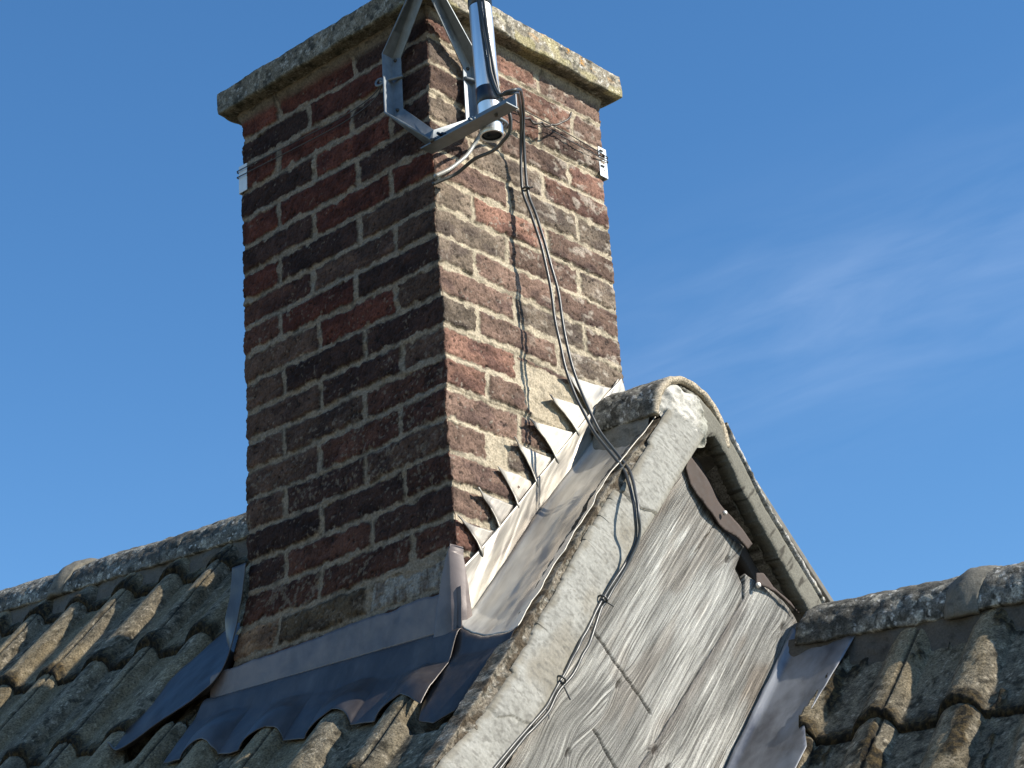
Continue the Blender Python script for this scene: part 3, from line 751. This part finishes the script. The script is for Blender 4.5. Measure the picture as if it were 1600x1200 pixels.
# torn underlay along the top of the boards
fe = [(.585, -.630), (.607, -.592), (.640, -.628), (.690, -.678), (.750, -.724), (.808, -.764), (.785, -.784), (.745, -.762), (.690, -.742), (.645, -.716), (.600, -.668)]
patch('underlay_strip', dens(fe, .008, .002, 6), .004, lambda u, v, d: (XG-.006+.004*np.sin(u*60)+.006*sst(.74, .82, u), u, v), M_felt, house, thick=.003)
fe = [(.795, -.868), (.80, -.84), (.83, -.835), (.862, -.862), (.925, -.885), (.962, -.912), (.94, -.90), (.88, -.875), (.83, -.868)]
patch('underlay_strip', dens(fe, .008, .002, 7), .004, lambda u, v, d: (XG+.004+0*u, u, v), M_felt, house, thick=.003)
def disc(name, c, r, mat, parent, n=(1, 0, 0), h=.003):
    n = Vector(n).normalized(); a = Vector(c); p = [a-n*.004+Vector((0, 0, 0)), a+n*h]
    return tube(name, np.array([p[0], p[0]+(p[1]-p[0])*.5, p[1]]), [r, r, r*.8], mat, parent, 14)
disc('nail', (XG+.002, .704, -.714), .0055, M_nail, house); disc('nail', (XG+.006, .800, -.870), .0065, M_nail, house)

# ================================================================== LEAD
def crumple(x, y, z, seed, amp): return (fbm(x*9, y*9, z*9, 3, seed)-.5)*amp+(fbm(x*28, y*28, z*28, 2, seed+1)-.5)*amp*.25
# --- side flashing with gutter on the lit side
side = empty('lead_flashing', (.06, .25, -.80), 'sunlit stepped lead flashing and gutter between brickwork and white verge mortar', 'flashing', None)
topL = [(.030, -.920), (.063, -.894), (.128, -.827), (.192, -.761), (.259, -.689), (.334, -.612), (.416, -.526), (.474, -.462), (.60, -.34)]
fold = [(-.012, -1.075), (.041, -1.033), (.150, -.905), (.255, -.778), (.301, -.730), (.425, -.597), (.515, -.500), (.62, -.385)]
n = 240; tq = np.linspace(0, 1, n)
TL = curve2(topL, tq); FO = curve2(fold, tq)
TL[:12] = np.array([(-.004, -.955)])*(1-tq[:12, None]/tq[11])+TL[11]*(tq[:12, None]/tq[11])
# gutter outer rim
rim = curve2([(-.040, -1.136), (-.030, -1.126), (.046, -1.038), (.129, -.932), (.190, -.862), (.225, -.817), (.251, -.781), (.306, -.718), (.356, -.668), (.483, -.538), (.58, -.44)], tq)
rows = []
for v in np.linspace(0, 1, 22):       # upstand
    x = .010+.004*(1-v)+crumple(0*tq, FO[:, 0]*1.2, FO[:, 1]*1.2+v*.2, 90, .006)
    q = TL*(1-v)+FO*v; rows.append(np.stack([x, q[:, 0], q[:, 1]], -1))
xr = .196+(fbm(tq*14, 0*tq, 0, 3, 92)-.5)*.018
for v in np.linspace(0, 1, 50)[1:]:
    x = .012+(xr-.012)*v
    y = FO[:, 0]*(1-v)+rim[:, 0]*v; z = FO[:, 1]*(1-v)+rim[:, 1]*v
    sag = -.020*math.sin(math.pi*v)**.8+.012*math.exp(-(v-.0)**2/.004)
    z = z+sag+crumple(x*2.2, y*.8, z*.8, 94, .020)*math.sin(math.pi*min(1, v*1.02))+.010*np.exp(-((v-.55-.15*np.sin(tq*9))/.10)**2)*np.sin(tq*15)*.6+.006*v**6
    rows.append(np.stack([x, y, z], -1))
P = np.array(rows)
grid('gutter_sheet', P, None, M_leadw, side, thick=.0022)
# dressed-down foot of the gutter over the tiles
nf = 90; sx = np.linspace(.0, 1, 60); sv = np.linspace(0, 1, nf)
Sx, Sv = np.meshgrid(sx, sv)
p0 = np.array(P[22:, 0])           # first section of gutter across
p0 = np.stack([np.interp(sx, np.linspace(0, 1, len(p0)), p0[:, k]) for k in range(3)], -1)
leng = np.interp(sx, [0, .15, .5, .8, 1], [.115, .150, .150, .125, .06])
yy = p0[None, :, 1]-Sv*leng[None]
xx = p0[None, :, 0]-Sv*.030*(Sx)-.015*np.sin(Sv*2)*Sx
pl_ = plane_up(xx, yy)+.006+.02*Sx*(1-Sv)
zz = p0[None, :, 2]*(1-sst(0, .22, Sv))+pl_*sst(0, .22, Sv)+crumple(xx*1.5, yy*1.5, pl_, 96, .014)*Sv-.012*Sv**3
grid('gutter_foot', np.stack([xx, yy, zz], -1), None, M_lead, side, flip=True, thick=.0022)  # dark lead copy, shade on the downturned foot painted in
tabs = [[(-.010, -.829), (.122, -.835), (.063, -.896)], [(.056, -.752), (.189, -.762), (.128, -.829)], [(.130, -.686), (.262, -.690), (.192, -.763)],
        [(.186, -.600), (.331, -.612), (.259, -.691)], [(.246, -.540), (.414, -.528), (.334, -.614)], [(.316, -.462), (.478, -.458), (.416, -.528)], [(.388, -.384), (.590, -.368), (.60, -.335), (.474, -.464)]]
for k, tb in enumerate(tabs):
    a, b_, cpt = np.array(tb[0]), np.array(tb[1]), np.array(tb[-1])
    poly = [a]+[a+(b_-a)*s+np.array((0, .006))*math.sin(s*3.1)*((k % 3)-1) for s in (.3, .6, .85)]+[np.array(q) for q in tb[1:-1]]+[cpt+(b_-cpt)*.0+np.array((.012, -.012)), cpt]
    bow = np.array((.016, .004)) if len(tb) == 3 else np.array((.006, 0))
    poly += [cpt+(a-cpt)*s+bow*math.sin(s*math.pi) for s in (.25, .5, .75)]
    ctr = np.array([a, cpt])
    def fm(u, v, d, ctr=ctr, k=k, a=a):
        e, _, _ = segdist(u, v, [tuple(ctr[0]), tuple(ctr[1])], False)
        tip = np.hypot(u-a[0], v-a[1])
        return .009+.010*sst(.03, 0, e)+.006*sst(.04, 0, tip)*(1 if k % 2 else .3)+crumple(u*2, v*2, 0*u+k, 98, .004), u, v
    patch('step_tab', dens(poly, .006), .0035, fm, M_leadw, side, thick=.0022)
# corner piece wrapping the near arris
cp = np.zeros((60, 24, 3)); zt = np.linspace(-.895, -1.10, 60)
for i_, z_ in enumerate(zt):
    f = (z_+.895)/(-.205)
    wl = .052*f**.6+.003; wr = .012+.014*f
    for j_, s_ in enumerate(np.linspace(-1, 1, 24)):
        if s_ < 0: x, y = s_*wl, -.024-.006*f
        else: x, y = .012, s_*wr
        rnd = .010*math.exp(-(s_*5)**2)
        cp[i_, j_] = (x+.012-rnd*0, y+rnd*.3, z_-.05*max(0, s_)*(1-f)-.035*abs(s_+.1)*(1-f))
cp[..., 0] += crumple(cp[..., 0], cp[..., 1], cp[..., 2], 99, .008); cp[..., 1] += crumple(cp[..., 0]+3, cp[..., 1], cp[..., 2], 101, .008)
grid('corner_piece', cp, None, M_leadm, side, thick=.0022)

# --- apron under the shaded side
apron = empty('lead_flashing', (-.35, -.08, -1.1), 'dark blue lead apron with wavy lower edge below the shaded side of the chimney', 'flashing')
xs = np.linspace(-.768, .028, 340)
foldz = np.interp(xs, [-.80, -.741, .013, .05], [-1.045, -1.052, -1.084, -1.090])
toph = -.992+(fbm(xs*22, 0*xs, 0, 3, 110)-.5)*.010
rows = []
for v in np.linspace(0, 1, 14):
    y = -.012-.004*v+crumple(xs*1.2, v*.1+0*xs, 0*xs, 111, .005)
    rows.append(np.stack([xs, y, toph*(1-v)+foldz*v], -1))
ex = [-.80, -.744, -.642, -.600, -.555, -.500, -.464, -.435, -.395, -.329, -.285, -.255, -.232, -.205, -.160, -.100, -.068, -.037, .0, .046, .07]
ey = [-.15, -.150, -.135, -.158, -.166, -.170, -.158, -.134, -.145, -.163, -.168, -.150, -.128, -.140, -.160, -.162, -.156, -.129, -.140, -.155, -.15]
edge = -.150+.45*(np.interp(xs, ex, ey)+.150)+(fbm(xs*30, 0*xs, 0, 2, 112)-.5)*.006
rp_, _, _ = roll_prof(xs, -.03, hw=.066, hh=.036)
for v in np.linspace(0, 1, 70)[1:]:
    y = -.016+(edge+.016)*v
    base = foldz*(1-sst(0, .35, v))+(plane_up(xs, y)+.006)*sst(0, .35, v)
    z = base+rp_*sst(.15, .95, v)*.9+crumple(xs*1.1, y*3, 0*xs, 113, .010)*v
    z = z-.008*v**6+.005*np.sin((xs*5+y*3)*9)*v*(1-v)
    rows.append(np.stack([xs, y, z], -1))
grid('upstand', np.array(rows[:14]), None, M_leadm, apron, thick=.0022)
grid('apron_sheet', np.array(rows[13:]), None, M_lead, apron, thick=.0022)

# --- cover flashing at the far lower corner of the shaded side
back = empty('lead_flashing', (-.75, .05, -1.0), 'long dark lead tongue sweeping down from the chimney\'s outer left corner', 'flashing')
Ic = [(-.640, -.016, -.755), (-.658, -.016, -.841), (-.676, -.018, -.906), (-.700, -.020, -.960), (-.728, -.032, -1.005), (-.790, -.050, -1.052), (-.874, -.092, -1.108), (-.955, -.128, -1.150), (-1.035, -.10, -1.115)]
Oc = [(-.692, -.012, -.752), (-.702, -.010, -.815), (-.722, -.008, -.880), (-.755, .040, -.930), (-.840, .170, -.850), (-.945, .200, -.815), (-1.00, .120, -.90), (-1.055, .040, -.985), (-1.068, -.040, -1.068)]
Ic = crom(Ic, 16); Oc = crom(Oc, 16)
vv = np.linspace(0, 1, 40)[:, None, None]
P = Ic[None]*(1-vv)+Oc[None]*vv
P = np.swapaxes(P, 0, 1)
sN = np.linspace(0, 1, P.shape[0])[:, None]; v2 = vv[:, 0, 0][None]
flo = plane_up(P[..., 0], P[..., 1])+.006+.006*np.sin(v2*3.1)
rl, _, _ = roll_prof(P[..., 0], -.03, hw=.06, hh=.02)
mixf = sst(.42, .60, sN+0*v2)*sst(0, .25, v2+0*sN)
P[..., 2] = P[..., 2]*(1-mixf)+(flo)*mixf
P[..., 2] += crumple(P[..., 0]*1.3, P[..., 1]*1.3, 0*P[..., 0], 120, .016)*sst(.3, .6, sN)+.012*np.exp(-(v2/.10)**2)*sst(.5, .8, sN)
P[..., 1] += crumple(P[..., 0]+2, P[..., 2], 0*P[..., 0], 122, .008)
grid('flashing_sheet', P, None, M_lead, back, thick=.0022)

# --- abutment flashing on the lower roof
lo = empty('lead_flashing', (.28, .75, -1.2), 'grey lead sheet on the lower roof beside the boarded gable', 'flashing')
pp = [(.200, .930), (.28, .925), (.392, .905), (.372, .81), (.350, .705), (.392, .640), (.385, .50), (.34, .30), (.200, .25)]
patch('flashing_sheet', dens(pp, .008, .0015, 8), .006, lambda u, v, d: (u, v, plane_lo(u, v)+.018+.03*sst(.22, .19, u)+crumple(u*1.0, v*1.0, 0*u, 130, .012)+.012*sst(.30, .38, u)), lead_mat('lead_sheet_grey', .40, .5, (.11, .115, .13), (.30, .31, .33), .45), lo, thick=.0022)

# ================================================================== AERIAL BRACKET, POLE
br = empty('aerial_bracket', (.02, -.02, .25), 'galvanised steel six-sided bracket strapped round the chimney corner', 'bracket')
verts = [(-.100, -.016, .347), (-.100, -.016, .187), (.022, -.030, .046), (.016, .128, .160), (.016, .128, .330), (.052, -.052, .512)]
nrm = [(0, -1, 0), (0, -1, 0), (.707, -.707, 0), (1, 0, 0), (1, 0, 0), (.707, -.707, 0)]
V3 = [np.array(v) for v in verts]; N3 = [np.array(v) for v in nrm]
prof = [(0, 0), (.030, 0), (.030, .0035), (.0035, .0035), (.0035, .036), (0, .036)]
P = np.zeros((6, 6, 3))
for i in range(6):
    a = V3[i]-V3[i-1]; b_ = V3[(i+1) % 6]-V3[i]
    n_ = N3[i]
    pa = a/np.linalg.norm(a); pb = b_/np.linalg.norm(b_)
    ina = np.cross(n_, pa); inb = np.cross(n_, pb)
    inn = ina+inb; inn /= np.linalg.norm(inn); inn = inn/max(.45, np.dot(inn, ina/np.linalg.norm(ina)))
    cen = sum(V3)/6
    if np.dot(inn, cen-V3[i]) < 0: inn = -inn
    for k, (q, r_) in enumerate(prof): P[i, k] = V3[i]+inn*q+n_*r_
P = np.concatenate([P, P[:1]])
o = grid('cradle_frame', P, None, M_galv, br, closed=True, smooth=False)
md = o.modifiers.new('Bevel', 'BEVEL'); md.width = .0008; md.segments = 1
# arm: angle iron
bm = bmesh.new()
add_box(bm, (.020, -.062, .034), (.284, -.024, .0375)); add_box(bm, (.022, -.0275, .0377), (.282, -.024, .072))
bmobj('arm', bm, M_galv, br, .0007)
bm = bmesh.new(); bmesh.ops.create_cone(bm, cap_ends=True, segments=6, radius1=.010, radius2=.010, depth=.008, matrix=Matrix.Translation((.158, -.033, .056)) @ Matrix.Rotation(math.pi/2, 4, 'X'))
bmesh.ops.create_cone(bm, cap_ends=True, segments=14, radius1=.0038, radius2=.0038, depth=.022, matrix=Matrix.Translation((.158, -.037, .056)) @ Matrix.Rotation(math.pi/2, 4, 'X'))
bmobj('clamp_nut', bm, M_galv, br)
bm = bmesh.new(); bmesh.ops.create_cone(bm, cap_ends=True, segments=6, radius1=.009, radius2=.009, depth=.007, matrix=Matrix.Translation((.066, -.035, .058)) @ Matrix.Rotation(math.pi/2, 4, 'X'))
bmesh.ops.create_cone(bm, cap_ends=True, segments=14, radius1=.0035, radius2=.0035, depth=.026, matrix=Matrix.Translation((.066, -.040, .058)) @ Matrix.Rotation(math.pi/2, 4, 'X'))
bmobj('clamp_nut', bm, M_tape, br)
def ring(c, ax_, r, n=22):
    ax_ = Vector(ax_).normalized(); u = ax_.orthogonal().normalized(); v = ax_.cross(u)
    return np.array([tuple(Vector(c)+(u*math.cos(t)+v*math.sin(t))*r) for t in np.linspace(0, 2*math.pi, n)])
for (c0, c1) in (((-.116, -.045, .279), (-.066, -.018, .284)), ((.045, .145, .280), (.020, .100, .288))):
    tube('eye_bolt', crom([c0, (np.array(c0)+c1)/2, c1], 4), .0048, M_galv, br, 10)
    tube('eye_ring', ring(c0, (.3, -1, .2), .010), .0036, M_galv, br, 8, cap=False)

pole = empty('aerial_pole', (.174, .004, -.01), 'short silver aluminium pole with black tape bands clamped to the bracket arm', 'pole')
ax0, ax1 = np.array((.176, .006, .024)), np.array((.160, .004, .62))
pd = ax1-ax0
def pp_(s): return ax0+pd*s
sec = [(1, .0265), (0, .0265), (0, .0225), (.5, .0225)]
P = np.concatenate([tube_pts([pp_(1), pp_(.6), pp_(.3), pp_(0)], .0265, 48), tube_pts([pp_(0.0), pp_(.002), pp_(.2), pp_(.5)][:], .0228, 48)])
P = np.zeros((0, 48, 3))
an = np.arange(48)*2*np.pi/48
dn = pd/np.linalg.norm(pd); u_ = np.cross(dn, (0, 1, 0)); u_ /= np.linalg.norm(u_); v_ = np.cross(dn, u_)
def rng_(s, r): return (pp_(s)+r*(np.cos(an)[:, None]*u_+np.sin(an)[:, None]*v_))[None]
grid('pole_tube', np.concatenate([rng_(1, .0265), rng_(.5, .0265), rng_(.002, .0265), rng_(0, .026), rng_(0, .0232), rng_(.004, .0228), rng_(.03, .0228)]), None, M_alu, pole, closed=True)
grid('pole_end_shadow_plug', np.concatenate([rng_(.006, .0226), rng_(.02, .0225), rng_(.022, .0001)]), None, M_tape, pole, closed=True).name = 'hollow_shade_plug'  # added black disc standing in for the shade inside the hollow tube
for s0, s1 in ((.135, .205), (.575, .68)):
    grid('tape_band', np.concatenate([rng_(s0, .0266), rng_(s0+.002, .0278), rng_((s0+s1)/2, .0276), rng_(s1-.002, .0278), rng_(s1, .0266)]), None, M_tape, pole, closed=True)
for (bx_, by_, bz_, n_) in ((-.086, -.020, .200, (0, -1, 0)), (-.086, -.020, .335, (0, -1, 0)), (.020, .112, .318, (1, 0, 0)), (.060, -.066, .036, (0, 0, -1)), (.235, -.042, .033, (0, 0, -1))):
    disc('bolt_head', (bx_, by_, bz_), .0045, M_wire, br, n_, .004)
P = crom([(.150, -.026, .056), (.150, .02, .056), (.158, .034, .056), (.176, .037, .056), (.196, .034, .056), (.204, .02, .056), (.204, -.026, .056)], 6)
tube('u_bolt', P, .0038, M_galv, br, 8)

# ================================================================== CABLES
def surf(s, ang, r): return pp_(s)+r*(math.cos(ang)*u_+math.sin(ang)*v_)
pA = [(.179, -.027, .62), (.184, -.027, .45), (.191, -.027, .33), (.201, -.027, .225), (.210, -.027, .145), (.222, -.020, .095), (.236, -.014, .096), (.250, .004, .102), (.238, .030, .120), (.205, .072, .150), (.140, .150, .190),
      (.070, .235, .215), (.036, .268, .165), (.026, .273, .058), (.045, .279, -.030), (.063, .290, -.135), (.073, .295, -.238), (.082, .298, -.354), (.098, .305, -.454), (.126, .317, -.554), (.156, .330, -.622), (.200, .338, -.693),
      (.224, .326, -.735), (.246, .306, -.785), (.256, .297, -.835), (.246, .305, -.877), (.232, .290, -.925), (.224, .250, -.978), (.217, .212, -1.027), (.216, .193, -1.053), (.218, .149, -1.112), (.220, .117, -1.152), (.218, .086, -1.195),
      (.214, .048, -1.246), (.214, .015, -1.288), (.214, -.040, -1.336), (.214, -.092, -1.383), (.214, -.25, -1.53), (.20, -.60, -1.86)]
def shifted(path, f):
    return [tuple(np.array(p)+np.array(f(i, p))) for i, p in enumerate(path)]
CG = 'twin grey aerial cables from pole to gable'
def path_noise(P, seed, amp=.0022):
    s = np.linspace(0, 1, len(P))*60
    for k in range(3): P[:, k] += (vn(s, k, 0, seed)-.5)*amp
    return P
o = tube('aerial_cable', path_noise(crom(pA, 8), 3), .0036, M_cable, None, 10)
tag(o, 'grey aerial cable nearer the brickwork, hanging from the pole and down the gable', 'cable', CG)
def off(i, p):
    if p[2] > .05 and i < 9: return (.009, -.003, .002)
    if i < 13: return (.006, .004, .006)
    if i < 16: return (.006, .010, .0)
    if i < 20: return (.008, .016, .0)
    if i < 22: return (.004, .011, .006)
    if i < 27: return (.008, .004, .004)
    if i == 27: return (.002, .008, -.004)
    if 30 <= i <= 32: return (.0, .014, -.012)
    return (.0, .007, -.006)
o = tube('aerial_cable', path_noise(crom(shifted(pA, off), 8), 5), .0036, M_cable, None, 10)
tag(o, 'grey aerial cable on the outer side of the pair, farther from the brickwork', 'cable', CG)
# short loops under the pole back to the wall
l1 = [(.236, -.024, .30), (.240, -.022, .16), (.243, -.012, .10), (.240, .000, .06), (.230, .006, .026), (.200, .016, .006), (.150, .036, .010), (.085, .045, .020), (.040, .035, .000), (.022, .010, -.018), (.006, -.012, -.032)]
l1 = [(.202, -.026, .42), (.212, -.026, .26), (.224, -.024, .14)]+[(.230, -.016, .085), (.236, .002, .050), (.226, .010, .018)]+l1[5:]
tag(tube('looped_cable', crom(l1, 8), .0042, M_cable, None, 10), 'black cable looping under the pole\'s open end to the chimney corner', 'cable')
l2 = [(.150, .045, .14), (.110, .100, .165), (.060, .120, .150), (.034, .108, .110), (.028, .085, .072), (.024, .055, .040), (.020, .025, .012), (.010, -.008, -.012)]
M_cab2 = flat_mat('pale_grey_sheath', (.30, .30, .28), .35, 0, 60, .1, .05)
tag(tube('looped_cable', crom(l2, 8), .0048, M_cab2, None, 10), 'pale grey cable behind the pole curving down to the chimney corner', 'cable')
# ties and clips
def tie(c, ax_, r, label, tail):
    e = empty('cable_tie', c, label, 'cable tie')
    tube('tie_band', ring(c, ax_, r, 18), .0024, M_cable, e, 8, cap=False)
    tube('tie_tail', crom([c, tuple(np.array(c)+np.array(tail)*.6), tuple(np.array(c)+np.array(tail))], 5), .0018, M_cable, e, 6)
tie((.033, .279, .052), (.2, .1, -1), .0085, 'small tie holding the twin cables on the brickwork below the bracket', (.012, .012, .004))
tie((.216, .214, -1.026), (0, .6, .8), .010, 'black clip fixing the twin cables at the middle of the gable', (.006, .028, -.012))
tie((.216, .062, -1.226), (0, .6, .8), .010, 'lower black clip of the gable boards with two prongs', (.006, .018, -.040))

# lashing wire and corner plates
wz = .283
wl_ = crom([(-.108, -.046, .280), (-.16, -.022, .276), (-.27, -.012, .272), (-.45, -.010, .279), (-.640, -.010, .287), (-.664, -.006, .287), (-.668, .03, .286), (-.668, .32, .284), (-.668, .60, .284), (-.664, .634, .284), (-.62, .644, .284), (-.33, .642, .284), (-.04, .644, .284),
            (.002, .638, .283), (.010, .615, .283), (.015, .52, .284), (.014, .43, .289), (.020, .30, .284), (.030, .20, .283), (.045, .150, .281)], 5)
tag(tube('lashing_wire', wl_, .0014, M_wire, None, 6), 'thin steel lashing wire stretched around the brick chimney to the bracket', 'wire')
wl2 = wl_.copy(); wl2[:, 2] -= .012+.006*np.sin(np.linspace(0, 9, len(wl2)))
tag(tube('lashing_wire', wl2, .0014, M_wire, None, 6), 'lower strand of steel lashing wire just beneath the first', 'wire')
tw = []
pth = crom([(.050, .150, .285), (.040, .215, .262), (.035, .30, .250), (.040, .38, .262), (.045, .44, .300), (.040, .462, .330)], 14)
for q, p in enumerate(pth): tw.append(p+np.array((.004*math.cos(q*.9), 0, .004*math.sin(q*.9)))*(1 if q < len(pth)*.6 else .15))
tag(tube('wire_tail', np.array(tw), .0026, M_wire, None, 6), 'loose twisted end of lashing wire bowing across the lit brickwork', 'wire')
def corner_plate(x, y, sx, sy, z0, z1, label):
    """angle plate wrapping one arris, with slots"""
    o = empty('corner_plate', (x, y, z0), label, 'corner plate', None)
    bm = bmesh.new(); a = .030; g_ = .003
    xx = sorted((x+sx*g_, x+sx*(g_+.002))); yy = sorted((y-sy*a+sy*g_, y+sy*g_))
    add_box(bm, (xx[0], yy[0], z0), (xx[1], yy[1], z1))
    yy2 = sorted((y+sy*g_, y+sy*(g_+.002))); x2 = sorted((x-sx*a+sx*g_, x+sx*(g_)))
    add_box(bm, (x2[0], yy2[0], z0), (x2[1], yy2[1], z1))
    bmobj('plate', bm, M_plate, o, .0006)
    for zz_ in (z0+.028, z0+.050, z0+.072):
        bm = bmesh.new(); xs_ = sorted((x+sx*(g_+.0022), x+sx*(g_+.006))); y_s = sorted((y-sy*.012, y-sy*.024))
        add_box(bm, (xs_[0], y_s[0], zz_), (xs_[1], y_s[1], zz_+.0022)); bmobj('slot_lip', bm, M_wire, o)
corner_plate(0, CD, 1, 1, .222, .306, 'small pale slotted plate under the wire at the chimney\'s right-hand edge')
corner_plate(-CW, 0, -1, -1, .226, .302, 'small grey plate under the wire at the chimney\'s left-hand shaded edge')
